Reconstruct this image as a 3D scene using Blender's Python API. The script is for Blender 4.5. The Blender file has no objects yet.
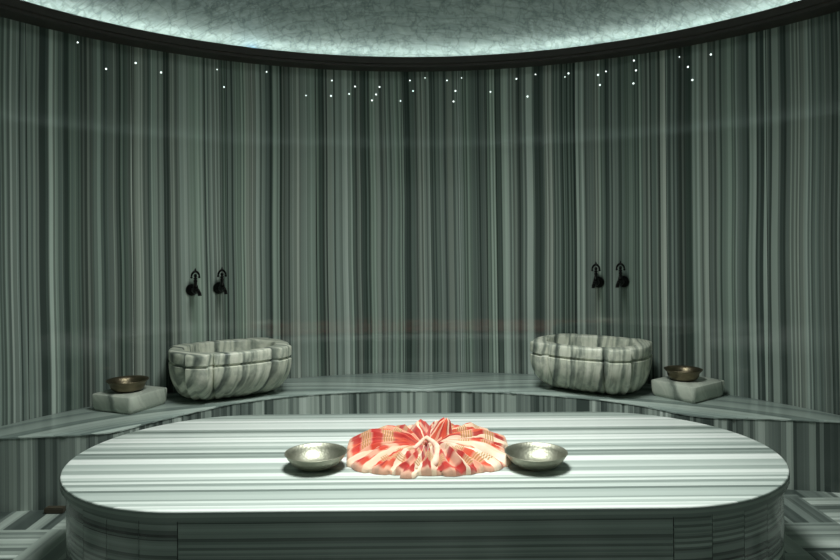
import bpy, bmesh, math, random
from mathutils import Vector, Matrix
random.seed(7)
S = bpy.context.scene
COL = S.collection
PI = math.pi
EYE = 1.377
CX, CY, R = 0.03, 2.53, 2.58          # centre and radius of the round room

# ------------------------------------------------------------------ helpers
def srgb(r, g, b):
    f = lambda c: (c/255/12.92) if c/255 <= 0.04045 else ((c/255+0.055)/1.055)**2.4
    return (f(r), f(g), f(b), 1)

def link(name, bm, mat, parent=None, smooth=True, angle=None):
    me = bpy.data.meshes.new(name)
    bm.normal_update()
    bm.to_mesh(me); bm.free()
    if mat: me.materials.append(mat)
    if smooth:
        for p in me.polygons: p.use_smooth = True
        if angle is not None:
            me.set_sharp_from_angle(angle=math.radians(angle))
    o = bpy.data.objects.new(name, me)
    COL.objects.link(o)
    if parent: o.parent = parent
    return o

def empty(name, loc=(0, 0, 0), rz=0):
    o = bpy.data.objects.new(name, None); COL.objects.link(o)
    o.location = loc; o.rotation_euler = (0, 0, rz)
    o.empty_display_size = 0.1
    return o

def tag(o, label=None, cat=None, group=None, kind=None):
    if label: o['label'] = label
    if cat: o['category'] = cat
    if group: o['group'] = group
    if kind: o['kind'] = kind
    return o

def dup(root, loc, rz):
    r = root.copy(); COL.objects.link(r); r.location = loc; r.rotation_euler = (0, 0, rz)
    for ch in list(root.children):
        c = ch.copy(); COL.objects.link(c); c.parent = r
        for g in list(ch.children):
            d = g.copy(); COL.objects.link(d); d.parent = c
    return r

def loft(bm, rows, closed=True, cap0=False, cap1=False, uvs=None, loop=False):
    """rows of equal length -> quads. uvs(i,j)->(u,v) for row i, column j"""
    uvl = bm.loops.layers.uv.verify() if uvs else None
    V = [[bm.verts.new(p) for p in r] for r in rows]
    n = len(rows[0])
    rng = range(len(rows)) if loop else range(len(rows)-1)
    for i in rng:
        i2 = (i+1) % len(rows)
        for j in range(n if closed else n-1):
            j2 = (j+1) % n
            try:
                f = bm.faces.new((V[i][j], V[i][j2], V[i2][j2], V[i2][j]))
            except ValueError:
                continue
            if uvl:
                jj = j+1
                for l, (a, b) in zip(f.loops, ((i, j), (i, jj), (i+1, jj), (i+1, j))):
                    l[uvl].uv = uvs(a, b)
    if cap0: bm.faces.new(list(reversed(V[0])))
    if cap1: bm.faces.new(V[-1])
    return V

def fix(bm):
    bmesh.ops.recalc_face_normals(bm, faces=bm.faces[:])

def lathe(bm, prof, n=48, c=(0, 0, 0), axis='Z'):
    rows = []
    for r, z in prof:
        row = []
        for k in range(n):
            a = 2*PI*k/n
            x, y = r*math.cos(a), r*math.sin(a)
            p = (x, y, z) if axis == 'Z' else (z, x, y)
            row.append((c[0]+p[0], c[1]+p[1], c[2]+p[2]))
        rows.append(row)
    loft(bm, rows)
    bmesh.ops.remove_doubles(bm, verts=bm.verts[:], dist=1e-6)
    fix(bm)

def tube(bm, pts, rad, n=12):
    pts = [Vector(p) for p in pts]
    if not isinstance(rad, (list, tuple)): rad = [rad]*len(pts)
    rows = []
    up = Vector((0, 0, 1))
    for i, p in enumerate(pts):
        t = (pts[min(i+1, len(pts)-1)] - pts[max(i-1, 0)]).normalized()
        a = t.cross(up)
        if a.length < 1e-3: a = t.cross(Vector((0, 1, 0)))
        a.normalize(); b = a.cross(t)
        rows.append([p + rad[i]*(math.cos(2*PI*k/n)*a + math.sin(2*PI*k/n)*b) for k in range(n)])
    loft(bm, rows, cap0=True, cap1=True)
    fix(bm)

def ball(bm, c, r, sc=(1, 1, 1)):
    m = Matrix.Translation(c) @ Matrix.Diagonal((r*sc[0], r*sc[1], r*sc[2], 1))
    bmesh.ops.create_uvsphere(bm, u_segments=16, v_segments=10, radius=1, matrix=m)

def polar(phi, r, z):
    """angle measured from straight ahead, about the room centre"""
    return (CX + r*math.sin(phi), CY + r*math.cos(phi), z)

# ------------------------------------------------------------------ node helpers
class NT:
    def __init__(self, name):
        self.m = bpy.data.materials.new(name); self.m.use_nodes = True
        self.t = self.m.node_tree; self.n = self.t.nodes; self.l = self.t.links
        self.b = self.n['Principled BSDF']
    def put(self, sock, v):
        if isinstance(v, bpy.types.NodeSocket): self.l.new(v, sock)
        else: sock.default_value = v
    def math(self, op, a, b=0.0, c=0.0):
        k = self.n.new('ShaderNodeMath'); k.operation = op
        self.put(k.inputs[0], a); self.put(k.inputs[1], b); self.put(k.inputs[2], c)
        return k.outputs[0]
    def uv(self):
        k = self.n.new('ShaderNodeUVMap'); s = self.n.new('ShaderNodeSeparateXYZ')
        self.l.new(k.outputs[0], s.inputs[0]); return s.outputs
    def obj(self):
        k = self.n.new('ShaderNodeTexCoord'); return k.outputs['Object']
    def sep(self, v):
        s = self.n.new('ShaderNodeSeparateXYZ'); self.l.new(v, s.inputs[0]); return s.outputs
    def comb(self, x=0.0, y=0.0, z=0.0):
        s = self.n.new('ShaderNodeCombineXYZ')
        for i, v in enumerate((x, y, z)): self.put(s.inputs[i], v)
        return s.outputs[0]
    def noise1(self, w, scale, detail=2.0, rough=.5):
        k = self.n.new('ShaderNodeTexNoise'); k.noise_dimensions = '1D'
        self.put(k.inputs['W'], w); k.inputs['Scale'].default_value = scale
        k.inputs['Detail'].default_value = detail; k.inputs['Roughness'].default_value = rough
        return k.outputs['Fac']
    def noise3(self, v, scale, detail=3.0, rough=.5):
        k = self.n.new('ShaderNodeTexNoise')
        self.put(k.inputs['Vector'], v); k.inputs['Scale'].default_value = scale
        k.inputs['Detail'].default_value = detail; k.inputs['Roughness'].default_value = rough
        return k.outputs['Fac']
    def vor1(self, w, scale):
        k = self.n.new('ShaderNodeTexVoronoi'); k.voronoi_dimensions = '1D'
        self.put(k.inputs['W'], w); k.inputs['Scale'].default_value = scale
        s = self.n.new('ShaderNodeSeparateColor'); self.l.new(k.outputs['Color'], s.inputs[0])
        return s.outputs
    def ramp(self, f, stops):
        k = self.n.new('ShaderNodeValToRGB'); e = k.color_ramp.elements
        while len(e) < len(stops): e.new(.5)
        for el, (p, c) in zip(e, stops): el.position = p; el.color = c
        self.put(k.inputs[0], f); return k.outputs[0]
    def mix(self, f, a, b, mode='MIX'):
        k = self.n.new('ShaderNodeMix'); k.data_type = 'RGBA'; k.blend_type = mode
        self.put(k.inputs[0], f); self.put(k.inputs[6], a); self.put(k.inputs[7], b)
        return k.outputs[2]
    def bump(self, h, strength=.2, dist=.01):
        k = self.n.new('ShaderNodeBump'); k.inputs['Strength'].default_value = strength
        k.inputs['Distance'].default_value = dist
        self.put(k.inputs['Height'], h); self.l.new(k.outputs[0], self.b.inputs['Normal'])
    def bands(self, c, s1=14, s2=46, w=(.45, .3, .25)):
        """stone banding: a value that is constant inside bands of uneven width"""
        a = self.vor1(c, s1)[0]; b = self.vor1(self.math('ADD', c, 31.7), s2)[0]
        n = self.noise1(c, 9, 5, .75)
        v = self.math('MULTIPLY', a, w[0])
        v = self.math('MULTIPLY_ADD', b, w[1], v)
        return self.math('MULTIPLY_ADD', n, w[2], v)
    def out(self, col, rough=.3, metal=0.0, **kw):
        self.put(self.b.inputs['Base Color'], col)
        self.put(self.b.inputs['Roughness'], rough); self.put(self.b.inputs['Metallic'], metal)
        for k, v in kw.items(): self.put(self.b.inputs[k], v)
        return self.m

# tones of the banded marble
DK, MD, LT, WH = srgb(66, 76, 72), srgb(116, 127, 121), srgb(160, 172, 163), srgb(200, 210, 202)

def stripe_stops(a=.3, b=.46, c=.62, d=.78):
    return [(a, DK), (b, MD), (c, LT), (d, WH)]

def mat_wall():
    N = NT('banded_marble_wall'); uv = N.uv()
    pan = N.math('FLOOR', N.math('DIVIDE', uv[0], .62))
    wob = N.noise3(N.comb(N.math('MULTIPLY', uv[0], 1.2), N.math('MULTIPLY', uv[1], .55), 0), 1.0, 1.0)
    c = N.math('MULTIPLY_ADD', pan, 3.173, uv[0])
    c = N.math('MULTIPLY_ADD', wob, .05, c)
    v = N.bands(c, 23, 84, (.38, .33, .29))
    col = N.ramp(v, stripe_stops(.26, .47, .68, .9))
    th = N.vor1(N.math('ADD', c, 51.0), 95)
    col = N.mix(N.math('MULTIPLY', N.math('LESS_THAN', th[0], .16), .55), col, srgb(52, 62, 58))
    tone = N.vor1(N.math('ADD', c, 77.0), 18)
    tint = N.ramp(tone[1], [(0, srgb(236, 255, 240)), (.5, srgb(246, 252, 252)), (1, srgb(255, 248, 242))])
    col = N.mix(.5, col, tint, 'MULTIPLY')
    fr = N.math('FRACT', N.math('DIVIDE', uv[0], .62))
    joint = N.math('LESS_THAN', fr, .006)
    col = N.mix(joint, col, srgb(28, 34, 32))
    return N.out(col, .06, 0, **{'Specular IOR Level': .38})

def mat_stripe(name, axis, scale=(14, 46), stops=None, rough=.25, panel=None, mul=1.0, wob=.02):
    """axis: index of the uv coordinate the bands vary along"""
    N = NT(name); uv = N.uv()
    c = uv[axis]; o = uv[1-axis]
    w = N.noise3(N.comb(N.math('MULTIPLY', c, 1.0), N.math('MULTIPLY', o, .6), 0), 1.0, 2.0)
    c = N.math('MULTIPLY_ADD', w, wob, c)
    if panel:
        p = N.math('FLOOR', N.math('DIVIDE', o, panel)); c = N.math('MULTIPLY_ADD', p, 2.417, c)
    v = N.bands(c, *scale)
    col = N.ramp(v, stops or stripe_stops())
    if panel:
        fr = N.math('FRACT', N.math('DIVIDE', o, panel))
        col = N.mix(N.math('LESS_THAN', fr, .004), col, srgb(50, 58, 55))
    return N.out(col, rough)

def mat_floor():
    N = NT('basketweave_marble_floor'); uv = N.uv(); T = .31
    ix = N.math('FLOOR', N.math('DIVIDE', uv[0], T)); iy = N.math('FLOOR', N.math('DIVIDE', uv[1], T))
    par = N.math('MODULO', N.math('ABSOLUTE', N.math('ADD', ix, iy)), 2.0)
    par = N.math('GREATER_THAN', par, .5)
    cell = N.math('MULTIPLY_ADD', ix, 5.31, N.math('MULTIPLY', iy, 3.77))
    cx = N.math('MULTIPLY', uv[0], par); inv = N.math('SUBTRACT', 1.0, par)
    c = N.math('ADD', N.math('MULTIPLY_ADD', uv[1], inv, cx), cell)
    v = N.bands(c, 16, 42, (.5, .3, .2))
    col = N.ramp(v, stripe_stops(.25, .42, .6, .8))
    return N.out(col, .3)

def mat_carved():
    N = NT('carved_grey_veined_marble'); P = N.obj()
    s = N.sep(P)
    w = N.noise3(P, 5.0, 3.0)
    c = N.math('ADD', s[0], N.math('MULTIPLY', s[1], .45))
    c = N.math('MULTIPLY_ADD', s[2], .10, c)
    c = N.math('MULTIPLY_ADD', w, .05, c)
    v = N.noise1(c, 19, 2.5, .5)
    v = N.math('MULTIPLY_ADD', N.noise3(N.comb(N.math('MULTIPLY', c, 9.0), N.math('MULTIPLY', s[2], 3.0), 0), 3.0, 3.0), .35, N.math('MULTIPLY', v, .7))
    col = N.ramp(v, [(.36, srgb(78, 86, 80)), (.45, srgb(136, 144, 132)), (.54, srgb(202, 206, 188)), (.7, srgb(228, 229, 214))])
    big = N.noise3(P, 9.0, 4.0, .6)
    col = N.mix(N.ramp(big, [(.52, (0, 0, 0, 1)), (.7, (.7, .7, .7, 1))]), col, srgb(128, 138, 128), 'MIX')
    N.bump(N.noise3(P, 60, 3), .12, .004)
    return N.out(col, .42)

def mat_block():
    N = NT('pale_veined_marble_block'); P = N.obj(); s = N.sep(P)
    w = N.noise3(P, 6.0, 4.0)
    c = N.math('MULTIPLY_ADD', s[2], .5, N.math('ADD', s[0], s[1]))
    c = N.math('MULTIPLY_ADD', w, .16, c)
    v = N.noise1(c, 9, 3, .55)
    col = N.ramp(v, [(.32, srgb(96, 106, 98)), (.4, srgb(160, 168, 156)), (.6, srgb(192, 198, 184))])
    N.bump(N.noise3(P, 50, 3), .1, .004)
    return N.out(col, .45)

def mat_metal(name, c1, c2, rough=.36, scale=70, bump=.35, dist=.002):
    N = NT(name); P = N.obj()
    v = N.n.new('ShaderNodeTexVoronoi'); N.l.new(P, v.inputs['Vector']); v.inputs['Scale'].default_value = scale
    n = N.noise3(P, 24, 3)
    N.bump(v.outputs['Distance'], bump, dist)
    return N.out(N.mix(n, c1, c2), rough, 1.0)

def mat_dome():
    N = NT('brushed_silver_dome'); P = N.obj()
    n = N.noise3(P, 1.3, 4, .6)
    uv = N.uv()
    st = N.noise3(N.comb(N.math('MULTIPLY', uv[0], 9.0), N.math('MULTIPLY', uv[1], 22.0), 0), 1.0, 6.0, .72)
    wd = N.n.new('ShaderNodeTexNoise'); wd.inputs['Scale'].default_value = 1.6
    mp = N.n.new('ShaderNodeVectorRotate'); mp.inputs['Angle'].default_value = .7
    N.l.new(P, mp.inputs['Vector'])
    mp2 = N.n.new('ShaderNodeMapping'); mp2.inputs['Scale'].default_value = (30, 4, 9)
    N.l.new(mp.outputs[0], mp2.inputs['Vector'])
    st2 = N.noise3(mp2.outputs[0], 1.0, 5.0, .7)
    mp3 = N.n.new('ShaderNodeMapping'); mp3.inputs['Scale'].default_value = (3.5, 26, 22); mp3.inputs['Rotation'].default_value = (.3, .8, .5)
    N.l.new(P, mp3.inputs['Vector'])
    s = N.math('MULTIPLY_ADD', st2, .5, N.math('MULTIPLY', st, .5))
    fine = N.noise3(mp3.outputs[0], 1.0, 6.0, .75)
    s = N.math('MULTIPLY_ADD', fine, .45, N.math('MULTIPLY', s, .55))
    col = N.ramp(s, [(.34, srgb(112, 126, 122)), (.5, srgb(140, 154, 149)), (.66, srgb(168, 182, 176))])
    col = N.mix(N.math('MULTIPLY', n, .3), col, srgb(112, 130, 130))
    for sc, rot, k in (((3, 22, 9), (.2, .5, .9), 26), ((14, 3, 12), (.7, .1, .3), 30), ((7, 9, 3), (1.1, .9, 0), 34)):
        mm = N.n.new('ShaderNodeMapping'); mm.inputs['Scale'].default_value = sc; mm.inputs['Rotation'].default_value = rot
        N.l.new(P, mm.inputs['Vector'])
        d = N.math('ABSOLUTE', N.math('SUBTRACT', N.noise3(mm.outputs[0], .7, 3.0, .55), .5))
        ln = N.math('MAXIMUM', N.math('SUBTRACT', 1.0, N.math('MULTIPLY', d, k)), 0.0)
        col = N.mix(N.math('MULTIPLY', ln, .4), col, srgb(78, 92, 90))
    N.bump(s, .04, .01)
    return N.out(col, N.math('MULTIPLY_ADD', s, .2, .42), .75)

def mat_towel():
    N = NT('red_check_cotton'); uv = N.uv()
    u, r0_ = uv[0], uv[1]
    r = N.math('MULTIPLY_ADD', N.vor1(u, 40)[2], .12, N.math('SUBTRACT', r0_, .06))
    wob = N.noise1(r, 3.0, 2)
    uu = N.math('MULTIPLY_ADD', wob, .03, u)
    v = N.vor1(uu, 84)[0]
    rad = N.ramp(v, [(0, srgb(160, 14, 12)), (.34, srgb(184, 26, 18)), (.38, srgb(198, 52, 28)), (.62, srgb(206, 78, 48)),
                     (.66, srgb(230, 190, 160)), (1, srgb(238, 222, 200))])
    rb = N.ramp(r, [(0, (.7, .7, .7, 1)), (.16, (.2, .2, .2, 1)), (.3, (0, 0, 0, 1)), (.42, (.15, .15, .15, 1)), (.46, (1, 1, 1, 1)),
                    (.56, (1, 1, 1, 1)), (.6, (.1, .1, .1, 1)), (.7, (0, 0, 0, 1)), (.74, (.85, .85, .85, 1)), (.83, (.85, .85, .85, 1)),
                    (.87, (.0, .0, .0, 1)), (.95, (.1, .1, .1, 1)), (.985, (1, 1, 1, 1))])
    pale = N.mix(.6, rad, srgb(232, 204, 172))
    col = N.mix(rb, rad, pale)
    # thin yellow and dark weft lines inside the two check bands
    ln = N.math('FRACT', N.math('MULTIPLY', r, 34.0))
    band = N.ramp(r, [(.43, (0, 0, 0, 1)), (.44, (1, 1, 1, 1)), (.57, (1, 1, 1, 1)), (.58, (0, 0, 0, 1)),
                      (.73, (0, 0, 0, 1)), (.74, (1, 1, 1, 1)), (.84, (1, 1, 1, 1)), (.85, (0, 0, 0, 1))])
    patch = N.math('GREATER_THAN', N.vor1(N.math('ADD', uu, 9.0), 26)[1], .25)
    ye = N.math('MULTIPLY', N.math('MULTIPLY', N.math('LESS_THAN', ln, .36), band), patch)
    col = N.mix(N.math('MULTIPLY', ye, .85), col, srgb(176, 128, 40))
    dk = N.math('MULTIPLY', N.math('MULTIPLY', N.math('GREATER_THAN', ln, .82), band), patch)
    col = N.mix(N.math('MULTIPLY', dk, .6), col, srgb(110, 70, 40))
    N.bump(N.noise3(N.obj(), 220, 2), .15, .002)
    return N.out(col, .85, 0, **{'Sheen Weight': .2})

def mat_plain(name, col, rough=.5, metal=0.0, col2=None, scale=20, emit=0.0):
    N = NT(name)
    c = N.mix(N.noise3(N.obj(), scale, 3), col, col2 or col)
    m = N.out(c, rough, metal)
    if emit:
        N.b.inputs['Emission Color'].default_value = col; N.b.inputs['Emission Strength'].default_value = emit
    return m

M_WALL = mat_wall(); M_FLOOR = mat_floor()
M_TOP = mat_stripe('white_banded_marble_top', 1, (13, 44, (.42, .3, .28)),
                   [(.24, srgb(112, 124, 118)), (.4, srgb(168, 180, 173)), (.56, srgb(208, 217, 210)), (.74, srgb(240, 244, 240))], .28, wob=.015)
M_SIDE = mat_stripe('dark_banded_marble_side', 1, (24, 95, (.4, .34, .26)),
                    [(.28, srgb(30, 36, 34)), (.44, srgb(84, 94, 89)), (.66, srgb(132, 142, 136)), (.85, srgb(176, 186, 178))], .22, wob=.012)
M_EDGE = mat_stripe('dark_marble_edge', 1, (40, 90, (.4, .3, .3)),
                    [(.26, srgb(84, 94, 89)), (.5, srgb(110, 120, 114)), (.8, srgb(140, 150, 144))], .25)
M_BTOP = mat_stripe('grey_banded_marble_seat', 1, (16, 50, (.4, .3, .3)),
                    [(.22, srgb(104, 117, 112)), (.45, srgb(138, 152, 145)), (.65, srgb(162, 175, 167)), (.85, srgb(190, 202, 194))], .24, wob=.05)
M_BFACE = mat_stripe('grey_banded_marble_riser', 0, (15, 55, (.4, .32, .28)), stripe_stops(.28, .48, .7, .92), .2, wob=.02)
M_CARVED = mat_carved(); M_BLOCK = mat_block(); M_DOME = mat_dome(); M_TOWEL = mat_towel()
M_SILVER = mat_metal('hammered_tinned_copper', srgb(176, 176, 160), srgb(140, 142, 126), .5, 90, .3)
M_BRONZE = mat_metal('hammered_dark_bronze', srgb(132, 122, 100), srgb(96, 90, 74), .4, 90, .3)
M_TAP = mat_plain('blackened_bronze', srgb(34, 34, 32), .42, .8, srgb(22, 24, 23))
M_RING = mat_plain('dark_wood_cornice', srgb(54, 51, 44), .6, 0, srgb(38, 36, 32), 12)
M_LED = mat_plain('white_led_strip', (.93, 1.0, .97, 1), .5, 0, None, 5, 14)
M_REFLECTION = mat_plain('glowing_reflection_dot', (.9, 1.0, .98, 1), .5, 0, None, 5, 1.6)  # emission imitates reflections of dome lights, no lamps in the wall

# ------------------------------------------------------------------ the setting
bm = bmesh.new()
n = 96
c0 = bm.verts.new((CX, CY, 0))
ringv = [bm.verts.new((CX+2.7*math.cos(2*PI*k/n), CY+2.7*math.sin(2*PI*k/n), 0)) for k in range(n)]
uvl = bm.loops.layers.uv.verify()
for k in range(n):
    f = bm.faces.new((c0, ringv[k], ringv[(k+1) % n]))
    for l in f.loops: l[uvl].uv = (l.vert.co.x+10.13, l.vert.co.y+10.02)
tag(link('floor', bm, M_FLOOR, smooth=False), kind='structure')

# round wall with a doorway behind the camera
bm = bmesh.new(); uvl = bm.loops.layers.uv.verify()
ZT = EYE + 1.192
DOOR = math.radians(167)
nseg = 260
zs = [0, 2.1, ZT+.02]
A = [-PI + 2*PI*k/nseg for k in range(nseg)]
V = [[bm.verts.new(polar(a, R, z)) for a in A] for z in zs]
for i in range(2):
    for k in range(nseg):
        a0 = A[k]; a1 = a0 + 2*PI/nseg
        if i == 0 and (a1 > DOOR or a0 < -DOOR): continue
        k2 = (k+1) % nseg
        f = bm.faces.new((V[i][k], V[i+1][k], V[i+1][k2], V[i][k2]))
        for l, (a, z) in zip(f.loops, ((a0, zs[i]), (a0, zs[i+1]), (a1, zs[i+1]), (a1, zs[i]))):
            l[uvl].uv = (a*R+20, z)
tag(link('wall_back', bm, M_WALL), kind='structure')

def ring_mesh(prof, n=180):
    bm = bmesh.new()
    rows = [[polar(2*PI*k/n, r, z) for k in range(n)] for r, z in prof]
    loft(bm, rows, loop=True); fix(bm)
    return bm
prof = [(2.66, ZT), (2.435, ZT), (2.435, ZT+.018), (2.422, ZT+.022), (2.42, ZT+.067), (2.436, ZT+.067), (2.437, ZT+.024), (2.66, ZT+.024)]
tag(link('trim_1', ring_mesh(prof), M_RING, angle=30), kind='structure')
# light strip lying in the cove behind the cornice
r0, z0 = 2.50, ZT+.036
tag(link('trim_2', ring_mesh([(r0+.01*math.cos(t*PI/3), z0+.01*math.sin(t*PI/3)) for t in range(6)]), M_LED), kind='structure')

# dome
bm = bmesh.new()
RD, HD = 2.63, 1.15
RS = (RD*RD+HD*HD)/(2*HD); zc = ZT + .024 + HD - RS
tmax = math.asin(RD/RS)
nr, nc = 28, 144
rows = []
for i in range(nr+1):
    t = tmax*(1-i/nr*.9995)
    rows.append([polar(2*PI*k/nc, RS*math.sin(t), zc+RS*math.cos(t)) for k in range(nc)])
loft(bm, rows, uvs=lambda i, j: (j/nc*16, i/nr*3), cap1=True)
tag(link('ceiling', bm, M_DOME), kind='structure')

# ------------------------------------------------------------------ bench round the wall
front = [(-2.36, 3.50), (-2.25, 3.505), (-2.124, 3.524), (-1.985, 3.54), (-1.84, 3.559), (-1.68, 3.585), (-1.584, 3.63), (-1.519, 3.725), (-1.43, 3.854), (-1.259, 4.069),
         (-1.07, 4.255), (-0.646, 4.445), (-0.009, 4.516), (0.558, 4.43), (1.017, 4.25), (1.277, 4.07), (1.441, 3.875), (1.585, 3.796),
         (1.87, 3.752), (2.193, 3.68), (2.345, 3.64)]
def catmull(P, step=.02):
    out = []
    P = [Vector((p[0], p[1], 0)) for p in P]
    for i in range(len(P)-1):
        p0, p1, p2, p3 = P[max(i-1, 0)], P[i], P[i+1], P[min(i+2, len(P)-1)]
        m = max(2, int((p2-p1).length/step))
        for k in range(m):
            t = k/m
            out.append(.5*((2*p1)+(p2-p0)*t+(2*p0-5*p1+4*p2-p3)*t*t+(3*p1-p0-3*p2+p3)*t**3))
    out.append(P[-1]); return out
FR = catmull(front)
BH = .377
bench = empty('marble_bench', (0, 4.6, 0))
tag(bench, 'curved grey striped marble bench built along the round wall', 'bench')
INV = Matrix.Translation((0, -4.6, 0))
arc = [0]
for a, b in zip(FR, FR[1:]): arc.append(arc[-1]+(b-a).length)
nrm = []
for i in range(len(FR)):
    t = FR[min(i+1, len(FR)-1)]-FR[max(i-1, 0)]; t.normalize(); nrm.append(Vector((t.y, -t.x, 0)))
bm = bmesh.new()
Ct = Vector((CX, CY, 0))
rows = []; K = 5
jit = [random.uniform(-.003, .003) + (.003 if random.random() < .15 else 0) for _ in FR]
for i, p in enumerate(FR):
    d = p - Ct; dn = d.normalized(); back = Ct + dn*(R-.004)
    if (back-p).length < .01: back = p + dn*.01
    e = p + nrm[i]*jit[i]
    col = [(p.x, p.y, BH-.009), (e.x, e.y, BH-.008), (e.x, e.y, BH-.003), (e.x-nrm[i].x*.004, e.y-nrm[i].y*.004, BH)]
    for k in range(1, K+1):
        q = p.lerp(back, k/K); col.append((q.x, q.y, BH))
    rows.append(col)
rad = [(Vector((p.x, p.y, 0))-Ct).length for p in FR]
def buv(i, j):
    i = min(i, len(rows)-1); q = rows[i][min(j, len(rows[i])-1)]
    d = Vector((q[0], q[1], 0))-Ct
    return (math.atan2(d.x, d.y)*R+20, d.length*.75 - .25*abs(q[0]) + (BH-q[2]))
loft(bm, rows, closed=False, uvs=buv); bm.transform(INV); fix(bm)
link('seat_slab', bm, M_BTOP, bench, angle=40)
bm = bmesh.new()
ins = [p - nm*.004 for p, nm in zip(FR, nrm)]
rows2 = [[(p.x, p.y, z) for p in ins] for z in (0, BH-.008)]
loft(bm, rows2, closed=False, uvs=lambda i, j: (arc[min(j, len(arc)-1)]+3, i*.35)); bm.transform(INV)
link('riser', bm, M_BFACE, bench)

# ------------------------------------------------------------------ central slab
SX, SY, SR, SS, SH = 0.010, 3.115, .662, .877, .417
slab = empty('marble_platform', (SX, SY, 0))
tag(slab, 'large white striped marble platform with rounded ends in the middle of the room', 'platform')
def stadium(r, s, na=40):
    P = []
    for k in range(na+1):
        a = -PI/2 + PI*k/na; P.append((s+r*math.cos(a), r*math.sin(a)))
    for k in range(na+1):
        a = PI/2 + PI*k/na; P.append((-s+r*math.cos(a), r*math.sin(a)))
    return P
bm = bmesh.new()
TH = .038
rows = []
for dr, z in ((-.004, SH-TH), (0, SH-TH+.004), (0, SH-.005), (-.0015, SH-.0015), (-.006, SH)):
    rows.append([(x, y, z) for x, y in stadium(SR+dr, SS)])
ol = bm.loops.layers.uv.verify()
V = loft(bm, rows, cap0=True, cap1=True)
for f in bm.faces:
    for l in f.loops:
        c = l.vert.co
        l[ol].uv = (c.x+5, c.y+4)
top = link('top_slab', bm, M_TOP, slab, angle=50)
# darker rim band of the slab
bm = bmesh.new()
st = stadium(SR+.0012, SS); L = [0]
for a, b in zip(st, st[1:]+st[:1]): L.append(L[-1]+math.dist(a, b))
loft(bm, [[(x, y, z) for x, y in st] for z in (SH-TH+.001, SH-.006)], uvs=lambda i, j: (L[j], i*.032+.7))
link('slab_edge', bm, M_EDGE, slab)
# side panels: straight front and back, narrow panels round each end
def panel(name, pts, voff):
    bm = bmesh.new(); LL = [0]
    for a, b in zip(pts, pts[1:]): LL.append(LL[-1]+math.dist(a, b))
    inner = []
    for i, p in enumerate(pts):
        a, b = pts[max(i-1, 0)], pts[min(i+1, len(pts)-1)]
        t = Vector((b[0]-a[0], b[1]-a[1], 0)).normalized()
        inner.append((p[0]-t.y*.02, p[1]+t.x*.02))
    rows = [[(x, y, 0) for x, y in inner], [(x, y, 0) for x, y in pts], [(x, y, SH-TH) for x, y in pts], [(x, y, SH-TH) for x, y in inner]]
    zz = (0, 0, SH-TH, SH-TH)
    loft(bm, rows, closed=False, uvs=lambda i, j: (LL[min(j, len(LL)-1)]+voff*5, zz[i]+voff), loop=False)
    fix(bm)
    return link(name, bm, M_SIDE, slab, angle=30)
PR = SR-.02
panel('front_panel', [(-SS+.002, -PR), (0, -PR), (SS-.002, -PR)], 1.0)
da = PI/14
for sgn in (-1, 1):
    for k in range(7):
        a0, a1 = k*da+.0012, (k+1)*da-.0012
        pts = []
        for q in range(7):
            a = a0+(a1-a0)*q/6
            pts.append((sgn*(SS+PR*math.sin(a)), -PR*math.cos(a)))
        if sgn < 0: pts = pts[::-1]
        panel('curved_panel', pts, (1.06 if sgn < 0 else .93)+random.uniform(-.007, .007))
bp = []
for k in range(21):
    a = PI/2*k/20; bp.append((SS+PR*math.cos(a), PR*math.sin(a)))
for k in range(21):
    a = PI/2*k/20; bp.append((-SS-PR*math.sin(a), PR*math.cos(a)))
panel('back_panel', bp, 1.0)

# ------------------------------------------------------------------ carved basins
def basin(name, loc, rz):
    """local +y faces the room"""
    Hh = .31; N_ = 240
    la = math.atan2(.23, .265)
    lobes = [la, PI-la, PI+la, 2*PI-la]
    def sup(th, a, b, e):
        c, s = abs(math.cos(th)), abs(math.sin(th))
        return ((c/a)**e+(s/b)**e)**(-1/e)
    def bump(th, w=.215):
        d = min(abs((th-l+PI) % (2*PI)-PI) for l in lobes)
        up = 1 if d < w-.04 else max(0, 1-(d-(w-.04))/.04)
        up = up*up*(3-2*up)
        notch = math.exp(-((d-w-.012)/.022)**2)
        return up, notch
    def row(t, inset=0, zz=None, rimk=1.0):
        f = min(1, max(0, t/.72))
        g = math.sin(PI/2*min(1, f**.62))
        sx = .60+.40*g; sy = .46+.54*g; yo = -.065*(1-g)
        P = []
        for k in range(N_):
            th = 2*PI*k/N_
            up, no = bump(th)
            r = sup(th, .368, .288, 2.35) - inset
            r += (.030*up - .020*no)*rimk
            if f < 1:
                r *= 1 + .17*(1-g)*(abs(math.cos(12*th))-.4)
            P.append((r*math.cos(th)*sx, r*math.sin(th)*sy+yo, (t*Hh) if zz is None else zz))
        return P
    rows = [row(0, .03), row(.012, .01)]
    rows += [row(t) for t in (.04, .08, .12, .17, .23, .3, .38, .46, .54, .62, .69, .725)]
    rows += [row(.735, .004), row(.745, .015), row(.775, .016), row(.785, .006), row(.795, .001), row(.82), row(.9), row(.965), row(.985, .004), row(.998, .012)]
    rows += [row(1.0, .02, rimk=.9)]
    def inner(sc, z, d=0):
        P = []
        for k in range(N_):
            th = 2*PI*k/N_; r = sup(th, .285, .222, 2.2)*sc
            P.append((r*math.cos(th), r*math.sin(th), z*Hh))
        return P
    rows += [inner(1.02, 1.0), inner(1.0, .99), inner(.985, .96), inner(.95, .8), inner(.86, .58), inner(.7, .4), inner(.45, .3), inner(.1, .27)]
    bm = bmesh.new()
    loft(bm, rows, cap0=True, cap1=True); fix(bm)
    o = link(name, bm, M_CARVED, angle=50)
    o.location = loc; o.rotation_euler = (0, 0, rz)
    return o
b1 = basin('carved_basin', (-1.21, 4.44, BH), PI+math.atan2(.845, .534)-PI/2+math.radians(0))
b1.rotation_euler.z = math.atan2(-.845, .534)-PI/2
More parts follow.
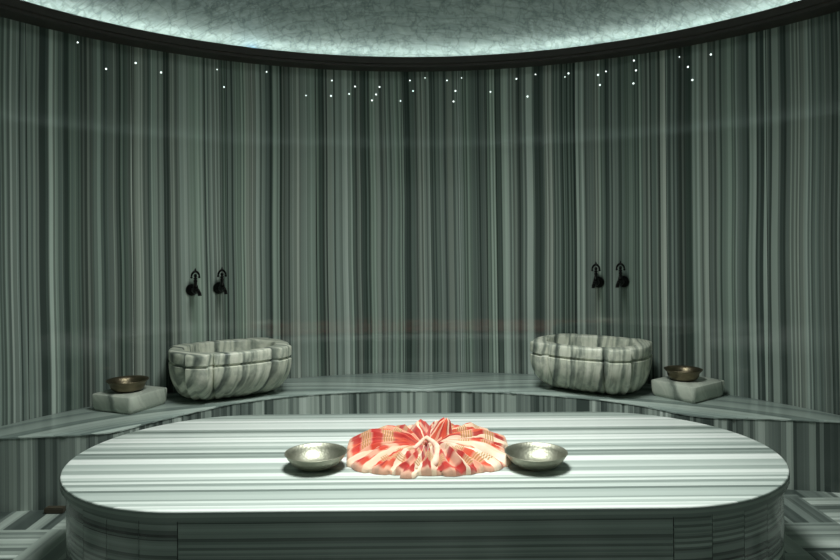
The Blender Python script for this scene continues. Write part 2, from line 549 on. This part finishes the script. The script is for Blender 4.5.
tag(b1, 'carved grey veined marble washbasin on the bench under the left pair of taps', 'basin', 'carved basins on the bench')
b2 = basin('carved_basin', (1.09, 4.495, BH), 0)
b2.rotation_euler.z = math.atan2(-.815, -.58)-PI/2
tag(b2, 'carved grey veined marble washbasin on the bench under the right pair of taps', 'basin', 'carved basins on the bench')

# ------------------------------------------------------------------ marble blocks and bowls
def block(loc, rz, sx, sy, h):
    bm = bmesh.new()
    def rr(a, b, r, z):
        P = []
        for cx_, cy_, a0 in ((a-r, b-r, 0), (-a+r, b-r, PI/2), (-a+r, -b+r, PI), (a-r, -b+r, 3*PI/2)):
            for q in range(9):
                t = a0+PI/2*q/8; P.append((cx_+r*math.cos(t), cy_+r*math.sin(t), z))
        return P
    a, b = sx/2, sy/2
    rows = [rr(a-.018, b-.018, .016, 0), rr(a-.010, b-.010, .018, .008), rr(a-.003, b-.003, .02, .026), rr(a, b, .02, h*.6), rr(a, b, .02, h-.006), rr(a-.002, b-.002, .019, h-.002), rr(a-.007, b-.007, .016, h)]
    loft(bm, rows, cap0=True, cap1=True); fix(bm)
    o = link('marble_block', bm, M_BLOCK, angle=35)
    o.location = loc; o.rotation_euler = (0, 0, rz)
    return o
BLH = .098
k1 = block((-1.718, 4.13, BH), math.radians(-22.6),   .300, .300, BLH)
tag(k1, 'square pale marble block carrying a dark bowl, left end of the bench', 'marble block', 'marble blocks on the bench')
k2 = block((1.63, 4.285, BH), math.radians(-53.6), .30, .335, BLH)
tag(k2, 'square pale marble block carrying a dark bowl, right end of the bench', 'marble block', 'marble blocks on the bench')

BOWL = [(0, 0), (.045, 0), (.058, .002), (.082, .011), (.103, .027), (.118, .046), (.126, .060), (.129, .0625), (.1285, .0645), (.1245, .0635), (.115, .047),
        (.100, .029), (.080, .014), (.055, .0055), (0, .004)]
BELLIED = [(0, 0), (.058, 0), (.072, .003), (.090, .014), (.097, .028), (.0985, .038), (.101, .044), (.112, .054), (.119, .0605), (.1185, .0625), (.115, .0618),
           (.104, .052), (.096, .043), (.093, .034), (.086, .018), (.068, .007), (0, .005)]
def bowl(mat, loc, rz, k=1.0, kz=1.0, prof=BOWL):
    bm = bmesh.new(); lathe(bm, [(r*k, z*kz) for r, z in prof], 72)
    o = link('hammered_bowl', bm, mat); o.location = loc; o.rotation_euler = (0, 0, rz); return o
tag(bowl(M_SILVER, (-.440, 2.905, SH), .3), 'hammered silver bowl on the platform, left of the folded red cloth', 'bowl', 'silver bowls on the platform')
tag(bowl(M_SILVER, (.470, 2.885, SH), 1.3), 'hammered silver bowl on the platform, right of the folded red cloth', 'bowl', 'silver bowls on the platform')
tag(bowl(M_BRONZE, (-1.73, 4.125, BH+BLH+.0005), .9, 1.0, 1.08, BELLIED), 'dark bronze bowl on the marble block at the left end of the bench', 'bowl', 'bronze bowls on the marble blocks')
tag(bowl(M_BRONZE, (1.605, 4.29, BH+BLH+.0005), 2.1, .95, 1.08, BELLIED), 'dark bronze bowl on the marble block at the right end of the bench', 'bowl', 'bronze bowls on the marble blocks')

bm = bmesh.new()
bmesh.ops.create_cube(bm, size=1, matrix=Matrix.Diagonal((.095, .04, .028, 1)))
bmesh.ops.bevel(bm, geom=bm.edges[:], offset=.004, segments=2, affect='EDGES')
wb = link('brown_block', bm, mat_plain('brown_wood', srgb(58, 52, 36), .8, 0, srgb(44, 42, 31), 30), angle=40)
wb.location = (-1.845, 3.515, .0145)
tag(wb, 'small brown block on the floor against the bench foot beside the platform', 'block')

# ------------------------------------------------------------------ folded cloth
TX, TY, TRX, TRY = .022, 3.085, .352, .318
towel = empty('folded_cloth', (TX, TY, SH))
tag(towel, 'red and white checked cotton cloth gathered into a pleated fan between two silver bowls', 'cloth')
NTH, NRR = 420, 44
NF = 24
edges = []
acc = 0
for k in range(NF):
    acc += random.uniform(.45, 1.7); edges.append(acc)
edges = [e/acc*2*PI for e in edges]
hts = [random.uniform(.65, 1.25) for _ in range(NF)]
rads = [random.uniform(.90, 1.06) for _ in range(NF)]
def pleat(th):
    th %= 2*PI
    lo = 0
    for k, e in enumerate(edges):
        if th <= e:
            t = (th-lo)/(e-lo); return k, t
        lo = e
    return NF-1, 1.0
bm = bmesh.new(); uvl = bm.loops.layers.uv.verify()
rows = []
GX, GY = 0.0, 0.0
for i in range(NRR+1):
    q = .05 + .95*i/NRR
    row = []
    for j in range(NTH):
        th0 = 2*PI*j/NTH
        th = th0 + .14*math.sin(4*q+th0*2)*(1-q) + .07*math.sin(5*th0)*q + .045*math.sin(9*q+4*th0)*q
        k, t = pleat(th)
        wv = math.sin(PI*t)**.8                     # rounded ridge, sharp valley
        lean = .35*math.sin(2*PI*t)/NF*3
        amp = (.006 + .040*min(1, q*1.6))*hts[k]
        if q > .72: amp *= 1-.70*((q-.72)/.28)
        body = .008 + .036*min(1, q/.28)*(1-.95*q**2.2)
        fine = .0035*math.sin(th0*61+4*q)*q*math.sin(th0*7)
        rr_ = q*(1 + .8*(rads[k]-1)*q*q + .02*(wv-.5)*q)
        fall = 1
        rr_ *= (abs(math.cos(th0))**2.7+abs(math.sin(th0))**2.7)**(-1/2.7)
        z = .003 + body*fall + amp*wv + fine
        if q > .86: z += .006*((q-.86)/.14)*max(0, math.sin(th0*19+1.3*math.sin(3*th0)))
        if i == NRR: z = max(.002, z-.006)
        # curled ends of some pleats
        row.append((rr_*TRX*math.cos(th0+lean*q*.4), rr_*TRY*math.sin(th0+lean*q*.4), z))
    rows.append(row)
rows.append([(x*1.004, y*1.004, min(z, .0015)) for x, y, z in rows[-1]])
loft(bm, rows, cap0=True, uvs=lambda i, j: (j/NTH, .05+.95*i/NRR)); fix(bm)
cl = link('pleated_cloth', bm, M_TOWEL, towel)
# upright tuft where the cloth is pinched together
bm = bmesh.new()
rows = []
for i in range(13):
    s = i/12
    cx_, cy_, z = .055+.030*s, .06+.02*s, .036+.092*s
    w = (.034*(1-s)**1.2 + .020) * (1 if i < 11 else (.8 if i == 11 else .35))
    rows.append([(cx_+w*(1+.22*math.cos(5*a))*math.cos(a), cy_+.6*w*(1+.22*math.cos(5*a))*math.sin(a), z+.006*math.cos(2*a+s)) for a in [2*PI*k/40 for k in range(40)]])
loft(bm, rows, cap0=True, cap1=True, uvs=lambda i, j: (j/40*.25+.2, .12+.22*i/12)); fix(bm)
link('gathered_tuft', bm, M_TOWEL, towel)
# twisted folds crossing the gather
bm = bmesh.new()
uvl = bm.loops.layers.uv.verify()
for a, ln_, rz_ in ((-1.42, .31, .013), (-1.98, .19, .009)):
    pts, rd = [], []
    for i in range(15):
        s = i/14
        pts.append((math.cos(a+.12*math.sin(4*s))*ln_*s*1.05, .03+math.sin(a+.12*math.sin(4*s))*ln_*s, .058+.010*math.sin(PI*s)-.030*s*s))
        rd.append(rz_*(.75+.6*s)*(1 if i < 14 else .3))
    n0 = len(bm.faces)
    tube(bm, pts, rd, 14)
for f in bm.faces:
    for l in f.loops:
        c = l.vert.co; l[uvl].uv = (math.atan2(c.y, c.x)/(2*PI)*2.2+.37, math.hypot(c.x, c.y)/.33)
link('twisted_fold', bm, mat_plain('cream_and_pink_cotton', srgb(240, 226, 206), .85, 0, srgb(222, 168, 140), 26), towel)

# ------------------------------------------------------------------ taps
def make_tap():
    """local +x points out of the wall"""
    t = empty('wall_tap')
    bm = bmesh.new(); lathe(bm, [(0, 0), (.041, 0), (.042, .006), (.036, .013), (.026, .017), (.024, .022), (0, .022)], 40, axis='X')
    link('wall_rosette', bm, M_TAP, t)
    bm = bmesh.new(); lathe(bm, [(0, .018), (.016, .018), (.014, .03), (.02, .04), (.023, .055), (.02, .07), (.013, .078), (.015, .086), (.01, .094), (0, .094)], 28, axis='X')
    link('tap_body', bm, M_TAP, t)
    bm = bmesh.new(); tube(bm, [(.078, 0, -.002), (.094, 0, -.008), (.104, 0, -.016), (.108, 0, -.026), (.109, 0, -.032)], [.013, .013, .0125, .012, .0135], 16)
    link('spout', bm, M_TAP, t)
    bm = bmesh.new()
    lathe(bm, [(0, .015), (.018, .015), (.016, .03), (.0115, .042), (.010, .056), (.014, .063), (.011, .070), (.009, .076), (0, .076)], 20, c=(.055, 0, 0))
    st = link('valve_stem', bm, M_TAP, t)
    bm = bmesh.new()
    arch = []
    for k in range(13):
        a = -.15 + (PI+.3)*k/12
        w = abs(math.cos(a)); arch.append((.055, .029*math.cos(a), .098+.032*max(-.1, math.sin(a))-.004*w))
    tube(bm, arch, [.0045+.004*math.sin(PI*k/12) for k in range(13)], 10)
    tube(bm, [(.055, 0, .07), (.055, 0, .1)], [.005, .0035], 10)
    ball(bm, (.055, 0, .100), .011, (.8, 1, 1.3))
    ball(bm, (.055, .028, .090), .008); ball(bm, (.055, -.028, .090), .008)
    ball(bm, (.055, 0, .082), .009, (.8, 1.6, .8))
    tube(bm, [(.055, 0, .124), (.055, 0, .138), (.055, 0, .152)], [.010, .007, .002], 10)
    link('handle', bm, M_TAP, t)
    t.scale = (1.5, .9, .95)
    return t
tap0 = make_tap()
taps = [(-1.508, 4.603, 1.031, 'blackened ornate wall tap above the left basin, left one of its pair'),
        (-1.358, 4.704, 1.033, 'blackened ornate wall tap above the left basin, right one of its pair'),
        (1.228, 4.815, 1.042, 'blackened ornate wall tap above the right basin, left one of its pair'),
        (1.376, 4.731, 1.050, 'blackened ornate wall tap above the right basin, right one of its pair')]
for i, (x, y, z, lab) in enumerate(taps):
    phi = math.atan2(x-CX, y-CY)
    p = polar(phi, R-.001, z); rz = math.atan2(CY-p[1], CX-p[0])
    o = tap0 if i == 0 else dup(tap0, p, rz)
    o.location = p; o.rotation_euler = (0, 0, rz)
    tag(o, lab, 'tap', 'wall taps over the basins')

# ------------------------------------------------------------------ glowing dots standing in for dome lights reflected in the wall
REFLECTIONS = [(-52.04, 2.528), (-48.28, 2.402), (-44.23, 2.469), (-40.66, 2.434), (-32.46, 2.502), (-31.45, 2.389), (-24.92, 2.521), (-18.79, 2.375), (-14.64, 2.492), (-14.82, 2.381), (-11.92, 2.4), (-10.95, 2.455), (-8.25, 2.357), (-7.57, 2.401), (-7.01, 2.456), (-3.62, 2.355), (-2.07, 2.505), (-1.58, 2.428), (0.38, 2.523), (3.93, 2.502), (5.29, 2.424), (6.3, 2.517), (4.96, 2.347), (10.93, 2.407), (15.1, 2.49), (16.83, 2.359), (18.13, 2.512), (22.73, 2.476), (23.29, 2.498), (27.82, 2.466), (28.09, 2.395), (29.03, 2.483), (33.23, 2.532), (33.52, 2.464), (33.12, 2.379), (39.84, 2.509), (41.04, 2.436), (41.64, 2.348), (44.25, 2.489)]
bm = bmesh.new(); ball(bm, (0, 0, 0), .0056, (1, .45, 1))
reflection0 = link('reflected_light_dot', bm, M_REFLECTION)
for i, (deg, z) in enumerate(REFLECTIONS):
    o = reflection0
    if i: o = reflection0.copy(); COL.objects.link(o)
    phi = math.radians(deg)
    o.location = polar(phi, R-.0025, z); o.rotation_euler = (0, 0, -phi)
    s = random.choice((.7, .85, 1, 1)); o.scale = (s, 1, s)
    tag(o, 'tiny glowing dot standing in for a dome light reflected in the striped wall', 'light', 'reflected light dots below the cornice')

# ------------------------------------------------------------------ light
def light(name, kind, loc, energy, col=(1, 1, 1), rot=(0, 0, 0), **kw):
    d = bpy.data.lights.new(name, kind); d.energy = energy; d.color = col
    for k, v in kw.items(): setattr(d, k, v)
    o = bpy.data.objects.new(name, d); COL.objects.link(o); o.location = loc; o.rotation_euler = rot
    return o
light('dome_downlight', 'SPOT', (0, 2.95, 3.5), 225, (.97, 1, .975), spot_size=math.radians(80), spot_blend=.8, shadow_soft_size=.4)
light('wall_wash_fill', 'SPOT', (0, 2.55, 3.5), 300, (.96, 1, .965), spot_size=math.radians(138), spot_blend=1.0, shadow_soft_size=.5)  # added wide spot, cone shaped so the walls darken towards the top
light('upper_wall_fill', 'AREA', (0, 2.6, 3.35), 9, (.93, 1, .98), shape='DISK', size=1.6)  # added fill without a fixture, lifts the upper wall
light('blue_cove_light', 'POINT', polar(math.radians(-27), 2.56, ZT+.06), .18, (.1, .45, 1), shadow_soft_size=.02)

W = bpy.data.worlds.new('World'); S.world = W; W.use_nodes = True
W.node_tree.nodes['Background'].inputs[0].default_value = (.30, .36, .35, 1)
W.node_tree.nodes['Background'].inputs[1].default_value = .5

# ------------------------------------------------------------------ camera
cam = bpy.data.cameras.new('camera'); co = bpy.data.objects.new('camera', cam); COL.objects.link(co)
cam.sensor_width = 36; cam.lens = 30.0; cam.shift_y = -45/840
cam.clip_start = .05
co.location = (0, 0, EYE); co.rotation_euler = (PI/2, .0092, 0)
S.camera = co
S.view_settings.view_transform = 'Standard'
S.view_settings.look = 'None'
S.view_settings.exposure = 0.22
